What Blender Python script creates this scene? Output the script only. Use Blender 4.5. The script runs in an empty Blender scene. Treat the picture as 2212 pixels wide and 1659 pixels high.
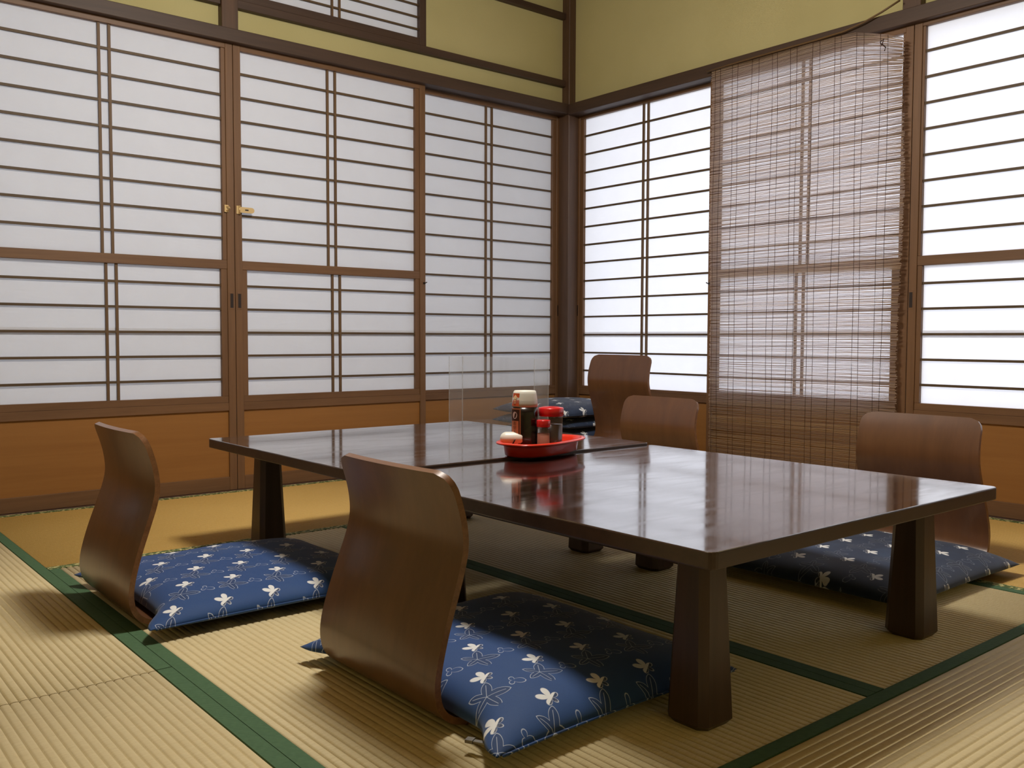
import bpy, bmesh, math, random
from mathutils import Matrix, Vector
random.seed(7)
scene = bpy.context.scene
COL = scene.collection

# ------------------------------------------------------------------ camera
cam_data = bpy.data.cameras.new('camera')
cam_data.sensor_fit = 'HORIZONTAL'
cam_data.sensor_width = 36.0
cam_data.lens = 32.2854
cam_data.clip_start = 0.02
cam = bpy.data.objects.new('camera', cam_data)
COL.objects.link(cam)
right = Vector((0.77007938, -0.63794079, 0.00304924))
upv = Vector((0.0295824, 0.0404837, 0.99874218))
fwd = Vector((0.63726183, 0.76902056, -0.05004748))
m = Matrix((right, upv, -fwd)).transposed().to_4x4()
m.translation = Vector((-3.28368, -3.51481, 0.612))
cam.matrix_world = m
scene.camera = cam

# ------------------------------------------------------------------ light and exposure
SKY = 4.0          # overcast daylight outside the right-hand windows
LAMP = 84.0         # ceiling lamp diffuser
world = bpy.data.worlds.new('overcast_sky')
scene.world = world
world.use_nodes = True
bg = world.node_tree.nodes['Background']
bg.inputs['Color'].default_value = (0.80, 0.86, 1.0, 1)
bg.inputs['Strength'].default_value = SKY
vs = scene.view_settings
vs.view_transform = 'Standard'
vs.look = 'None'
vs.gamma = 1.0
vs.use_curve_mapping = False
vs.exposure = 0.0
try:
    scene.cycles.max_bounces = 8
    scene.cycles.diffuse_bounces = 4
    scene.cycles.transparent_max_bounces = 16
    scene.cycles.sample_clamp_indirect = 6.0
    scene.cycles.caustics_reflective = False
    scene.cycles.caustics_refractive = False
except Exception:
    pass

# ------------------------------------------------------------------ node helpers
def srgb(r, g, b):
    f = lambda c: (c / 255 / 12.92) if c / 255 <= 0.04045 else ((c / 255 + 0.055) / 1.055) ** 2.4
    return (f(r), f(g), f(b), 1.0)

class NT:
    """small helper around a material's node tree"""
    def __init__(self, name):
        self.mat = bpy.data.materials.new(name)
        self.mat.use_nodes = True
        self.t = self.mat.node_tree
        self.t.nodes.clear()
        self.out = self.t.nodes.new('ShaderNodeOutputMaterial')
    def n(self, typ, **kw):
        nd = self.t.nodes.new(typ)
        for k, v in kw.items():
            setattr(nd, k, v)
        return nd
    def link(self, a, b):
        self.t.links.new(a, b)
    def put(self, sock, v):
        if hasattr(v, 'is_output'):
            self.link(v, sock)
        else:
            sock.default_value = v
    def m(self, op, a, b=None, c=None, clamp=False):
        nd = self.n('ShaderNodeMath', operation=op)
        nd.use_clamp = clamp
        self.put(nd.inputs[0], a)
        if b is not None: self.put(nd.inputs[1], b)
        if c is not None: self.put(nd.inputs[2], c)
        return nd.outputs[0]
    def step(self, x, lo, hi):
        nd = self.n('ShaderNodeMapRange', interpolation_type='SMOOTHSTEP')
        self.put(nd.inputs['Value'], x)
        nd.inputs['From Min'].default_value = lo
        nd.inputs['From Max'].default_value = hi
        return nd.outputs['Result']
    def mix(self, fac, a, b):
        nd = self.n('ShaderNodeMix', data_type='RGBA')
        self.put(nd.inputs['Factor'], fac)
        self.put(nd.inputs[6], a)
        self.put(nd.inputs[7], b)
        return nd.outputs[2]
    def coords(self, kind='Object', scale=(1, 1, 1), rot=(0, 0, 0)):
        tc = self.n('ShaderNodeTexCoord')
        mp = self.n('ShaderNodeMapping')
        mp.inputs['Scale'].default_value = scale
        mp.inputs['Rotation'].default_value = rot
        self.link(tc.outputs[kind], mp.inputs['Vector'])
        return mp.outputs['Vector']
    def noise(self, vec, scale, detail=3.0, rough=0.55, dist=0.0):
        nd = self.n('ShaderNodeTexNoise')
        self.link(vec, nd.inputs['Vector'])
        nd.inputs['Scale'].default_value = scale
        nd.inputs['Detail'].default_value = detail
        nd.inputs['Roughness'].default_value = rough
        nd.inputs['Distortion'].default_value = dist
        return nd.outputs['Fac']
    def ramp(self, fac, stops):
        nd = self.n('ShaderNodeValToRGB')
        self.link(fac, nd.inputs['Fac'])
        el = nd.color_ramp.elements
        while len(el) < len(stops): el.new(0.5)
        for e, (p, c) in zip(el, stops):
            e.position = p
            e.color = c
        return nd.outputs['Color']
    def bump(self, h, strength=0.3, dist=0.002):
        nd = self.n('ShaderNodeBump')
        nd.inputs['Strength'].default_value = strength
        nd.inputs['Distance'].default_value = dist
        self.link(h, nd.inputs['Height'])
        return nd.outputs['Normal']
    def principled(self, color, rough=0.5, normal=None, **kw):
        p = self.n('ShaderNodeBsdfPrincipled')
        self.put(p.inputs['Base Color'], color)
        self.put(p.inputs['Roughness'], rough)
        if normal is not None: self.link(normal, p.inputs['Normal'])
        for k, v in kw.items():
            self.put(p.inputs[k.replace('_', ' ')], v)
        return p
    def finish(self, shader):
        self.link(shader, self.out.inputs['Surface'])
        return self.mat

def simple(name, col, rough=0.5, **kw):
    t = NT(name)
    return t.finish(t.principled(col, rough, **kw).outputs[0])

def wood(name, c1, c2, axis='X', rough=0.45, grain=26.0, coat=0.0, coat_rough=0.15, bump=0.08):
    t = NT(name)
    s = {'X': (0.05, 1, 1), 'Y': (1, 0.05, 1), 'Z': (1, 1, 0.05)}[axis]
    v = t.coords('Object', s)
    n1 = t.noise(v, grain, 5, 0.6, 0.4)
    n2 = t.noise(v, grain * 4.5, 3, 0.6)
    f = t.m('ADD', t.m('MULTIPLY', n1, 0.7), t.m('MULTIPLY', n2, 0.3))
    col = t.ramp(f, [(0.32, c1), (0.68, c2)])
    p = t.principled(col, rough, t.bump(f, bump, 0.001))
    p.inputs['Coat Weight'].default_value = coat
    p.inputs['Coat Roughness'].default_value = coat_rough
    return t.finish(p.outputs[0])

# ------------------------------------------------------------------ materials
M = {}
for ax in 'XYZ':
    M['door_' + ax] = wood('door_wood_' + ax, srgb(100, 70, 45), srgb(124, 90, 60), ax, 0.5)
    M['beam_' + ax] = wood('dark_beam_wood_' + ax, srgb(60, 43, 33), srgb(78, 58, 45), ax, 0.55)
    M['post_' + ax] = wood('post_wood_' + ax, srgb(74, 53, 39), srgb(96, 70, 51), ax, 0.5)
M['kumiko'] = wood('muntin_wood', srgb(76, 59, 38), srgb(94, 73, 46), 'X', 0.6)
M['kumiko_v'] = wood('muntin_wood_vertical', srgb(92, 68, 42), srgb(112, 84, 52), 'Z', 0.6)
M['kick'] = wood('kick_board_veneer', srgb(140, 94, 46), srgb(158, 110, 58), 'X', 0.42, 12)
M['kick_r'] = wood('kick_board_veneer_right', srgb(140, 94, 46), srgb(158, 110, 58), 'Y', 0.42, 12)
M['ceiling'] = wood('ceiling_board_wood', srgb(150, 118, 82), srgb(176, 142, 102), 'X', 0.6, 14)
M['dark_recess'] = simple('dark_recess', srgb(38, 24, 16), 0.6)  # dark colour stands in for shade inside hollow pulls and hasp opening
M['chair'] = wood('stained_plywood', srgb(92, 60, 38), srgb(110, 73, 46), 'Z', 0.34, 18, 0.35, 0.18)
M['chair_edge'] = wood('plywood_edge', srgb(108, 70, 42), srgb(142, 100, 66), 'Y', 0.35, 60, 0.4, 0.2)
M['leg'] = wood('table_leg_wood', srgb(58, 40, 30), srgb(76, 54, 42), 'Z', 0.4, 22, 0.15, 0.25)
M['table_edge'] = wood('table_edge_wood', srgb(62, 44, 34), srgb(80, 58, 46), 'X', 0.4, 22, 0.15, 0.25)

def mk_plaster():
    t = NT('yellow_green_plaster')
    v = t.coords('Object')
    n = t.noise(v, 140, 4, 0.7)
    n2 = t.noise(v, 2.2, 3, 0.5)
    col = t.mix(t.step(n2, 0.3, 0.7), srgb(184, 174, 122), srgb(192, 182, 130))
    return t.finish(t.principled(col, 0.95, t.bump(n, 0.25, 0.002)).outputs[0])
M['plaster'] = mk_plaster()

def mk_paper():
    t = NT('shoji_paper')
    v = t.coords('Object')
    n = t.noise(v, 9, 4, 0.6)
    fib = t.noise(t.coords('Object', (1, 1, 1)), 160, 3, 0.7)
    cr = t.noise(t.coords('Object', (1.0, 1.0, 3.2), (0, math.radians(32), 0)), 7, 2, 0.5, 0.6)
    h = t.m('ADD', t.m('MULTIPLY', cr, 0.8), t.m('MULTIPLY', fib, 0.03))
    nor = t.bump(h, 0.5, 0.006)
    col = t.mix(n, (0.80, 0.79, 0.80, 1), (0.86, 0.855, 0.86, 1))
    d = t.n('ShaderNodeBsdfDiffuse'); t.put(d.inputs['Color'], col); t.link(nor, d.inputs['Normal'])
    tr = t.n('ShaderNodeBsdfTranslucent'); t.put(tr.inputs['Color'], col)
    mx = t.n('ShaderNodeMixShader'); mx.inputs[0].default_value = 0.42
    t.link(d.outputs[0], mx.inputs[1]); t.link(tr.outputs[0], mx.inputs[2])
    return t.finish(mx.outputs[0])
M['paper'] = mk_paper()

def mk_tatami(name, c1, c2, along):
    """straws run across the mat, ribs (real relief) run along it"""
    t = NT(name)
    sc = (1.0, 14.0, 1.0) if along == 'Y' else (14.0, 1.0, 1.0)
    v = t.coords('Object', sc)
    straw = t.noise(v, 36, 4, 0.65)
    big = t.noise(t.coords('Object'), 3.0, 3, 0.5)
    f = t.m('ADD', t.m('MULTIPLY', straw, 0.75), t.m('MULTIPLY', big, 0.25))
    col = t.ramp(f, [(0.30, c1), (0.70, c2)])
    p = t.principled(col, 0.62, t.bump(straw, 0.35, 0.0012))
    p.inputs['Specular IOR Level'].default_value = 0.35
    return t.finish(p.outputs[0])
for ax in 'XY':
    M['tatami_' + ax] = mk_tatami('pale_rush_' + ax, srgb(208, 188, 140), srgb(230, 215, 172), ax)
    M['tatami_gold_' + ax] = mk_tatami('golden_rush_' + ax, srgb(196, 158, 84), srgb(214, 178, 106), ax)

def mk_border(name, c1, c2, speck=None, along='Y'):
    t = NT(name)
    v = t.coords('Object', (1, 1, 1))
    n = t.noise(v, 90, 2, 0.6)
    wv = t.n('ShaderNodeTexWave'); wv.bands_direction = 'DIAGONAL'
    t.link(v, wv.inputs['Vector']); wv.inputs['Scale'].default_value = 120; wv.inputs['Distortion'].default_value = 1.5
    col = t.mix(t.m('ADD', t.m('MULTIPLY', n, .6), t.m('MULTIPLY', wv.outputs['Fac'], .4)), c1, c2)
    if speck:
        n2 = t.noise(v, 75, 2, 0.5)
        col = t.mix(t.step(n2, 0.50, 0.56), col, speck)
    return t.finish(t.principled(col, 0.85, t.bump(wv.outputs['Fac'], 0.3, 0.0008)).outputs[0])
M['border'] = mk_border('green_border_cloth', srgb(52, 84, 54), srgb(84, 118, 82))
M['border_speck'] = mk_border('figured_border_cloth', srgb(64, 84, 44), srgb(96, 112, 60), srgb(196, 188, 130))

def mk_fabric(name, b1, b2, wear, line):
    """blue cotton printed with white blossoms, outlined leaves and small sprigs"""
    t = NT(name)
    tc = t.n('ShaderNodeTexCoord')
    sep = t.n('ShaderNodeSeparateXYZ')
    t.link(tc.outputs['Object'], sep.inputs[0])
    X, Y = sep.outputs[0], sep.outputs[1]
    cx, cy = 0.108, 0.108
    vy = t.m('DIVIDE', Y, cy)
    row = t.m('FLOOR', vy)
    fy = t.m('MULTIPLY', t.m('SUBTRACT', t.m('SUBTRACT', vy, row), 0.5), cy)
    vx = t.m('ADD', t.m('DIVIDE', X, cx), t.m('MULTIPLY', row, 0.4))
    fx = t.m('MULTIPLY', t.m('SUBTRACT', t.m('FRACT', vx), 0.5), cx)
    def polar(ox, oy, rot):
        dx = t.m('SUBTRACT', fx, ox); dy = t.m('SUBTRACT', fy, oy)
        r = t.m('SQRT', t.m('ADD', t.m('MULTIPLY', dx, dx), t.m('MULTIPLY', dy, dy)))
        th = t.m('ADD', t.m('ARCTAN2', dy, dx), rot)
        return dx, dy, r, th
    def lobes(th, k, base, amp, powr, tilt=0.0):
        c = t.m('ABSOLUTE', t.m('COSINE', t.m('MULTIPLY', th, k / 2)))
        R = t.m('ADD', t.m('MULTIPLY', t.m('POWER', c, powr), amp), base)
        if tilt:
            R = t.m('MULTIPLY', R, t.m('ADD', t.m('MULTIPLY', t.m('COSINE', th), tilt), 1.0))
        return R
    def outline(r, R, w):
        return t.m('SUBTRACT', 1.0, t.step(t.m('ABSOLUTE', t.m('SUBTRACT', r, R)), w * 0.5, w))
    def inside(r, R, s=0.0008):
        return t.m('SUBTRACT', 1.0, t.step(t.m('SUBTRACT', r, R), -s, s))
    # outlined five-lobed leaf with veins
    dx, dy, r, th = polar(-0.018, -0.022, 0.3)
    tip = t.m('SUBTRACT', 1.0, t.m('POWER', t.m('ABSOLUTE', t.m('SINE', t.m('MULTIPLY', th, 2.5))), 1.15))
    RL = t.m('MULTIPLY', t.m('ADD', t.m('MULTIPLY', t.m('POWER', tip, 0.62), 0.021), 0.0125), t.m('ADD', t.m('MULTIPLY', t.m('COSINE', th), 0.2), 1.0))
    leaf_o = outline(r, RL, 0.0012)
    leaf_i = inside(r, RL)
    vein = t.m('MULTIPLY', t.m('SUBTRACT', 1.0, t.step(t.m('MULTIPLY', t.m('ABSOLUTE', t.m('SINE', t.m('MULTIPLY', th, 2.5))), r), 0.0007, 0.0016)),
               inside(r, t.m('MULTIPLY', RL, 0.8)))
    # blossom: white petals over outlined petals
    bx, by, br, bth = polar(0.012, 0.022, 1.1)
    RB = lobes(bth, 5, 0.0045, 0.0140, 0.9, -0.28)
    blo_i = inside(br, RB)
    blo_o = outline(br, RB, 0.0013)
    petal = t.m('MULTIPLY', blo_i, t.step(t.m('SUBTRACT', t.m('MULTIPLY', by, 0.8), t.m('MULTIPLY', bx, 0.5)), -0.0035, -0.0025))
    grey = t.m('MULTIPLY', blo_i, t.step(t.noise(tc.outputs['Object'], 300, 2, .5), .5, .62))
    # sprig
    sx, sy, sr, sth = polar(0.036, -0.020, 0.6)
    RS = lobes(sth, 3, 0.003, 0.011, 1.1, 0.45)
    spr_o = outline(sr, RS, 0.0012)
    weave = t.noise(t.coords('Object', (1, 1, 1)), 900, 2, .6)
    base = t.mix(weave, b1, b2)
    worn = t.step(t.noise(tc.outputs['Object'], 7, 3, .6), .45, .75)
    base = t.mix(t.m('MULTIPLY', worn, wear), base, srgb(62, 88, 124))
    col = t.mix(t.m('MULTIPLY', t.m('MAXIMUM', t.m('MULTIPLY', leaf_i, 0.6), blo_i), 0.55), base, srgb(18, 28, 48))
    col = t.mix(t.m('MULTIPLY', t.m('MAXIMUM', t.m('MAXIMUM', leaf_o, vein), spr_o), line), col, srgb(196, 206, 222))
    col = t.mix(t.m('MULTIPLY', blo_o, 0.75), col, srgb(205, 210, 220))
    col = t.mix(t.m('MULTIPLY', grey, 0.5), col, srgb(150, 152, 160))
    col = t.mix(petal, col, srgb(232, 234, 234))
    p = t.principled(col, 0.75, t.bump(weave, 0.15, 0.0006))
    p.inputs['Sheen Weight'].default_value = 0.15
    return t.finish(p.outputs[0])
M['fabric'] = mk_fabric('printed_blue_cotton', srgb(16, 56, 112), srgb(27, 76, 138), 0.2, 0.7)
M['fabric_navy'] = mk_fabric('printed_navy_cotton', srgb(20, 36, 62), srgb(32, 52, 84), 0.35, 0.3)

def mk_tabletop():
    t = NT('lacquered_tabletop')
    v = t.coords('Object', (2.2, 14, 1))
    n = t.noise(v, 5, 5, 0.65, 0.8)
    sm = t.noise(t.coords('Object', (1, 5, 1)), 4.5, 4, 0.6, 1.0)
    col = t.ramp(n, [(0.3, srgb(42, 27, 23)), (0.7, srgb(58, 38, 32))])
    rgh = t.m('ADD', 0.10, t.m('MULTIPLY', t.step(sm, 0.35, 0.75), 0.12))
    p = t.principled(col, rgh, t.bump(t.noise(t.coords('Object', (3, 12, 1)), 3, 2, .5), 0.03, 0.002))
    p.inputs['Coat Weight'].default_value = 1.0
    t.put(p.inputs['Coat Roughness'], t.m('MULTIPLY', rgh, 0.55))
    p.inputs['Coat IOR'].default_value = 1.85
    p.inputs['Specular IOR Level'].default_value = 0.6
    return t.finish(p.outputs[0])
M['tabletop'] = mk_tabletop()

def mk_bamboo():
    t = NT('bamboo_splints')
    at = t.n('ShaderNodeAttribute'); at.attribute_name = 'tone'
    v = t.coords('Object', (1, 3, 1))
    n = t.noise(v, 22, 3, 0.6)
    f = t.m('ADD', t.m('MULTIPLY', at.outputs['Fac'], 0.65), t.m('MULTIPLY', n, 0.35))
    col = t.ramp(f, [(0.2, srgb(140, 108, 58)), (0.55, srgb(172, 138, 80)), (0.85, srgb(198, 166, 108))])
    d = t.n('ShaderNodeBsdfDiffuse'); t.put(d.inputs['Color'], col)
    tr = t.n('ShaderNodeBsdfTranslucent'); t.put(tr.inputs['Color'], t.mix(0.8, col, (0.95, 0.92, 0.95, 1)))
    mx = t.n('ShaderNodeMixShader'); mx.inputs[0].default_value = 0.72
    t.link(d.outputs[0], mx.inputs[1]); t.link(tr.outputs[0], mx.inputs[2])
    return t.finish(mx.outputs[0])
M['bamboo'] = mk_bamboo()
M['bamboo_rod'] = wood('bamboo_strip', srgb(84, 62, 36), srgb(112, 84, 48), 'Y', 0.5)
M['thread'] = simple('dark_thread', srgb(70, 46, 34), 0.9)
M['brass'] = simple('brass', srgb(226, 196, 142), 0.4, Metallic=0.55)
M['iron'] = simple('dark_iron', srgb(54, 42, 34), 0.5, Metallic=0.6)
M['zip'] = simple('zip_metal', srgb(150, 146, 138), 0.4, Metallic=0.9)
M['red'] = simple('red_melamine', srgb(222, 54, 34), 0.28, Coat_Weight=0.4)
M['red_lid'] = simple('red_lid_plastic', srgb(200, 24, 28), 0.3, Coat_Weight=0.3)
M['white_plastic'] = simple('white_plastic', srgb(232, 230, 220), 0.35, Subsurface_Weight=0.0)
M['black_plastic'] = simple('black_plastic', srgb(22, 20, 20), 0.35)
M['sauce'] = simple('dark_sauce', srgb(20, 13, 11), 0.22, Coat_Weight=0.5)
M['chili'] = simple('chili_powder', srgb(150, 84, 58), 0.75)
M['label_dark'] = simple('dark_brown_label', srgb(62, 26, 18), 0.4)
M['label_edge'] = simple('label_outline', srgb(190, 112, 78), 0.4)
M['label_red'] = simple('orange_red_print', srgb(196, 70, 38), 0.4)
M['sticker'] = simple('orange_sticker', srgb(206, 84, 40), 0.4)
M['sticker_mark'] = simple('cream_print', srgb(240, 205, 160), 0.45)
M['pale_pink'] = simple('pale_print', srgb(214, 186, 182), 0.45)
M['concrete'] = simple('pale_concrete', srgb(176, 174, 168), 0.9)
M['corridor'] = simple('corridor_plaster', srgb(150, 140, 120), 0.9)

def mk_frosted():  # translucent material of the added sheet that backlights the left-hand doors
    t = NT('frosted_glazing')
    tr = t.n('ShaderNodeBsdfTranslucent'); tr.inputs[0].default_value = (0.45, 0.47, 0.50, 1)
    df = t.n('ShaderNodeBsdfDiffuse'); df.inputs[0].default_value = (0.7, 0.7, 0.7, 1)
    mx = t.n('ShaderNodeMixShader'); mx.inputs[0].default_value = 0.5
    t.link(df.outputs[0], mx.inputs[1]); t.link(tr.outputs[0], mx.inputs[2])
    return t.finish(mx.outputs[0])
M['frosted'] = mk_frosted()

def mk_clear(name, tint=(1, 1, 1, 1), refl=0.06, haze=0.04):
    t = NT(name)
    tr = t.n('ShaderNodeBsdfTransparent'); tr.inputs[0].default_value = tint
    gl = t.n('ShaderNodeBsdfGlossy'); gl.inputs['Roughness'].default_value = 0.04
    df = t.n('ShaderNodeBsdfDiffuse'); df.inputs[0].default_value = (0.8, 0.8, 0.82, 1)
    lw = t.n('ShaderNodeLayerWeight'); lw.inputs['Blend'].default_value = 0.5
    fr = t.m('ADD', t.m('MULTIPLY', t.m('POWER', lw.outputs['Facing'], 5.0), 0.8), refl * 0.6)
    a = t.n('ShaderNodeMixShader'); t.link(fr, a.inputs[0])
    t.link(tr.outputs[0], a.inputs[1]); t.link(gl.outputs[0], a.inputs[2])
    b = t.n('ShaderNodeMixShader'); b.inputs[0].default_value = haze
    t.link(a.outputs[0], b.inputs[1]); t.link(df.outputs[0], b.inputs[2])
    return t.finish(b.outputs[0])
M['acrylic'] = mk_clear('clear_acrylic', (0.96, 0.96, 0.96, 1), haze=0.07)
M['acrylic_edge'] = mk_clear('acrylic_cut_edge', (0.93, 0.93, 0.93, 1), haze=0.22)
M['jar_glass'] = mk_clear('clear_jar_plastic', (0.93, 0.92, 0.92, 1), haze=0.07)

def mk_lamp():
    t = NT('lamp_diffuser')
    e = t.n('ShaderNodeEmission')
    e.inputs['Color'].default_value = (1.0, 0.945, 0.86, 1)
    e.inputs['Strength'].default_value = LAMP
    return t.finish(e.outputs[0])
M['lamp'] = mk_lamp()

# ------------------------------------------------------------------ object helpers
def link(name, me, parent=None, mats=()):
    o = bpy.data.objects.new(name, me)
    COL.objects.link(o)
    if parent is not None: o.parent = parent
    for mt in mats: me.materials.append(mt)
    return o
def empty(name, loc=(0, 0, 0), rz=0.0):
    o = bpy.data.objects.new(name, None)
    COL.objects.link(o)
    o.location = loc
    o.rotation_euler = (0, 0, rz)
    o.empty_display_size = 0.05
    return o
def tag(o, label=None, cat=None, group=None, kind=None):
    if label: o['label'] = label
    if cat: o['category'] = cat
    if group: o['group'] = group
    if kind: o['kind'] = kind
    return o
def finish_bm(bm, name, smooth=False):
    bmesh.ops.recalc_face_normals(bm, faces=bm.faces)
    me = bpy.data.meshes.new(name)
    bm.to_mesh(me)
    bm.free()
    if smooth:
        for p in me.polygons: p.use_smooth = True
    return me
def add_box(bm, lo, hi, mi=0):
    lo, hi = [min(a, b) for a, b in zip(lo, hi)], [max(a, b) for a, b in zip(lo, hi)]
    vs_ = [bm.verts.new((x, y, z)) for x in (lo[0], hi[0]) for y in (lo[1], hi[1]) for z in (lo[2], hi[2])]
    for f in ((0, 1, 3, 2), (4, 6, 7, 5), (0, 4, 5, 1), (2, 3, 7, 6), (0, 2, 6, 4), (1, 5, 7, 3)):
        fc = bm.faces.new([vs_[i] for i in f])
        fc.material_index = mi
    return vs_
def box(name, lo, hi, mat, parent=None, bevel=0.0, seg=1):
    bm = bmesh.new()
    add_box(bm, lo, hi)
    if bevel > 0:
        bmesh.ops.recalc_face_normals(bm, faces=bm.faces)
        bmesh.ops.bevel(bm, geom=bm.edges[:], offset=bevel, segments=seg, profile=0.5, affect='EDGES')
    return link(name, finish_bm(bm, name), parent, (mat,))
def boxes(name, lst, mat, parent=None):
    bm = bmesh.new()
    for lo, hi in lst: add_box(bm, lo, hi)
    return link(name, finish_bm(bm, name), parent, (mat,))
def plane_y(name, x0, x1, y, z0, z1, mat):
    bm = bmesh.new()
    bm.faces.new([bm.verts.new(p) for p in ((x0, y, z0), (x1, y, z0), (x1, y, z1), (x0, y, z1))])
    return link(name, finish_bm(bm, name), None, (mat,))
def lathe(bm, prof, seg=32, cx=0, cy=0, sx=1.0, sy=1.0, mi=0, cap=True):
    rings = []
    for r, z in prof:
        rings.append([bm.verts.new((cx + sx * r * math.cos(2 * math.pi * i / seg), cy + sy * r * math.sin(2 * math.pi * i / seg), z)) for i in range(seg)])
    for a, b in zip(rings[:-1], rings[1:]):
        for i in range(seg):
            f = bm.faces.new((a[i], a[(i + 1) % seg], b[(i + 1) % seg], b[i])); f.material_index = mi; f.smooth = True
    if cap:
        if prof[0][0] > 1e-5: bm.faces.new(rings[0][::-1]).material_index = mi
        if prof[-1][0] > 1e-5: bm.faces.new(rings[-1]).material_index = mi
def lathe_obj(name, prof, mat, parent=None, seg=32, sx=1.0, sy=1.0, cap=True):
    bm = bmesh.new()
    lathe(bm, prof, seg, sx=sx, sy=sy, cap=cap)
    bmesh.ops.recalc_face_normals(bm, faces=bm.faces)
    me = bpy.data.meshes.new(name); bm.to_mesh(me); bm.free()
    return link(name, me, parent, (mat,))
def tube(bm, pts, r, seg=8, mi=0):
    pts = [Vector(p) for p in pts]
    rings = []
    for i, p in enumerate(pts):
        d = (pts[min(i + 1, len(pts) - 1)] - pts[max(i - 1, 0)]).normalized()
        a = d.cross(Vector((0, 0, 1)))
        if a.length < 1e-4: a = d.cross(Vector((1, 0, 0)))
        a.normalize(); b = d.cross(a)
        rings.append([bm.verts.new(p + a * r * math.cos(2 * math.pi * k / seg) + b * r * math.sin(2 * math.pi * k / seg)) for k in range(seg)])
    for q, w in zip(rings[:-1], rings[1:]):
        for k in range(seg):
            f = bm.faces.new((q[k], q[(k + 1) % seg], w[(k + 1) % seg], w[k])); f.smooth = True; f.material_index = mi
    bm.faces.new(rings[0][::-1]); bm.faces.new(rings[-1])
def copy_tree(o, parent=None):
    c = o.copy(); COL.objects.link(c); c.parent = parent
    for ch in o.children: copy_tree(ch, c)
    return c

# wall frames: u = distance from the room corner along the wall, d = towards the room, z = up
def PL(side, u, d, z):
    return (-u, -d, z) if side == 'L' else (-d, -u, z)
def wbox(name, side, u0, u1, d0, d1, z0, z1, mat, parent=None, bevel=0.0):
    return box(name, PL(side, u0, d0, z0), PL(side, u1, d1, z1), mat, parent, bevel)
def wmat(side, base):
    return M[base + ('_X' if side == 'L' else '_Y')]

# ------------------------------------------------------------------ room shell
R0 = -4.62     # far side of the room behind the camera
CEIL = 2.46
# floor slab with every tatami mat as its piece
floor = box('floor', (R0, R0, -0.12), (0.03, 0.03, -0.035), M['door_X'])
tag(floor, 'tatami mat floor of the room', 'floor', kind='structure')
mat_cache = {}
BW = 0.028
def tatami(x0, x1, y0, y1, along, gold, speck):
    """one mat: ribs along its long axis, border cloth on both long sides"""
    w = (x1 - x0) if along == 'Y' else (y1 - y0)
    l = (y1 - y0) if along == 'Y' else (x1 - x0)
    g = 0.0012
    key = (round(w, 3), round(l, 3), along)
    if key not in mat_cache:
        bm = bmesh.new()
        wi = w - 2 * BW
        n = max(1, round(wi / 0.0152))
        prof = []
        for i in range(n):
            a = -wi / 2 + wi * i / n; s = wi / n
            prof += [(a, -0.0034), (a + .10 * s, -0.0008), (a + .3 * s, -0.0001), (a + .7 * s, -0.0001), (a + .90 * s, -0.0008)]
        prof.append((wi / 2, -0.0034))
        rows = []
        for q, z in prof:
            p0, p1 = ((q, -l / 2 + g), (q, l / 2 - g)) if along == 'Y' else ((-l / 2 + g, q), (l / 2 - g, q))
            rows.append([bm.verts.new((p0[0], p0[1], z)), bm.verts.new((p1[0], p1[1], z)), bm.verts.new((p0[0], p0[1], -0.034)), bm.verts.new((p1[0], p1[1], -0.034))])
        for a, b in zip(rows[:-1], rows[1:]):
            f = bm.faces.new((a[0], b[0], b[1], a[1])); f.smooth = True
            bm.faces.new((a[0], a[2], b[2], b[0])); bm.faces.new((a[1], b[1], b[3], a[3]))
        me = finish_bm(bm, 'tatami_mat')
        for p in me.polygons: p.use_smooth = abs(p.normal.z) > 0.3
        bb = bmesh.new()
        if along == 'Y': add_box(bb, (-BW / 2 + g / 2, -l / 2 + g, -0.034), (BW / 2 - g / 2, l / 2 - g, 0.0006))
        else: add_box(bb, (-l / 2 + g, -BW / 2 + g / 2, -0.034), (l / 2 - g, BW / 2 - g / 2, 0.0006))
        mat_cache[key] = (me, finish_bm(bb, 'border_cloth'))
    me, be = mat_cache[key]
    o = bpy.data.objects.new('tatami_mat', me.copy()); COL.objects.link(o)
    o.data.materials.append(M[('tatami_gold_' if gold else 'tatami_') + along])
    o.parent = floor
    o.location = ((x0 + x1) / 2, (y0 + y1) / 2, 0)
    for s in (-1, 1):
        b = bpy.data.objects.new('border_cloth', be.copy()); COL.objects.link(b)
        b.data.materials.append(M['border_speck' if speck else 'border'])
        b.parent = o
        q = s * (w - BW) / 2
        b.location = (q, 0, 0) if along == 'Y' else (0, q, 0)
T = 0.90
XA, XB, XC, XD = -0.012, -0.915, -1.80, -2.699
YA, YB, YC, YD = -0.012, -0.903, -1.822, -2.716
tatami(XD, XB, YB, YA, 'X', True, True)          # along the left-hand doors
tatami(XB, XA, YC, YA, 'Y', True, True)          # along the right-hand doors, corner
tatami(XB, XA, -3.62, YC, 'Y', True, True)       # along the right-hand doors
tatami(XC, XB, YD, YB, 'Y', False, False)        # under the tables
tatami(XD, XC, YD, YB, 'Y', False, False)
tatami(-3.60, XD, YC, YA, 'Y', False, False)     # left column
tatami(-3.60, XD, -3.62, YC, 'Y', False, False)
tatami(XD, XB, -3.62, YD, 'X', False, False)     # front
for x0, x1, y0, y1, a in ((-4.60, -3.60, -1.82, YA, 'Y'), (-4.60, -3.60, -3.62, -1.82, 'Y'), (-4.60, -2.70, -4.60, -3.62, 'X'), (-2.70, -0.80, -4.60, -3.62, 'X'), (-0.80, -0.012, -4.60, -3.62, 'X')):
    tatami(x0, x1, y0, y1, a, False, False)

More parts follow.
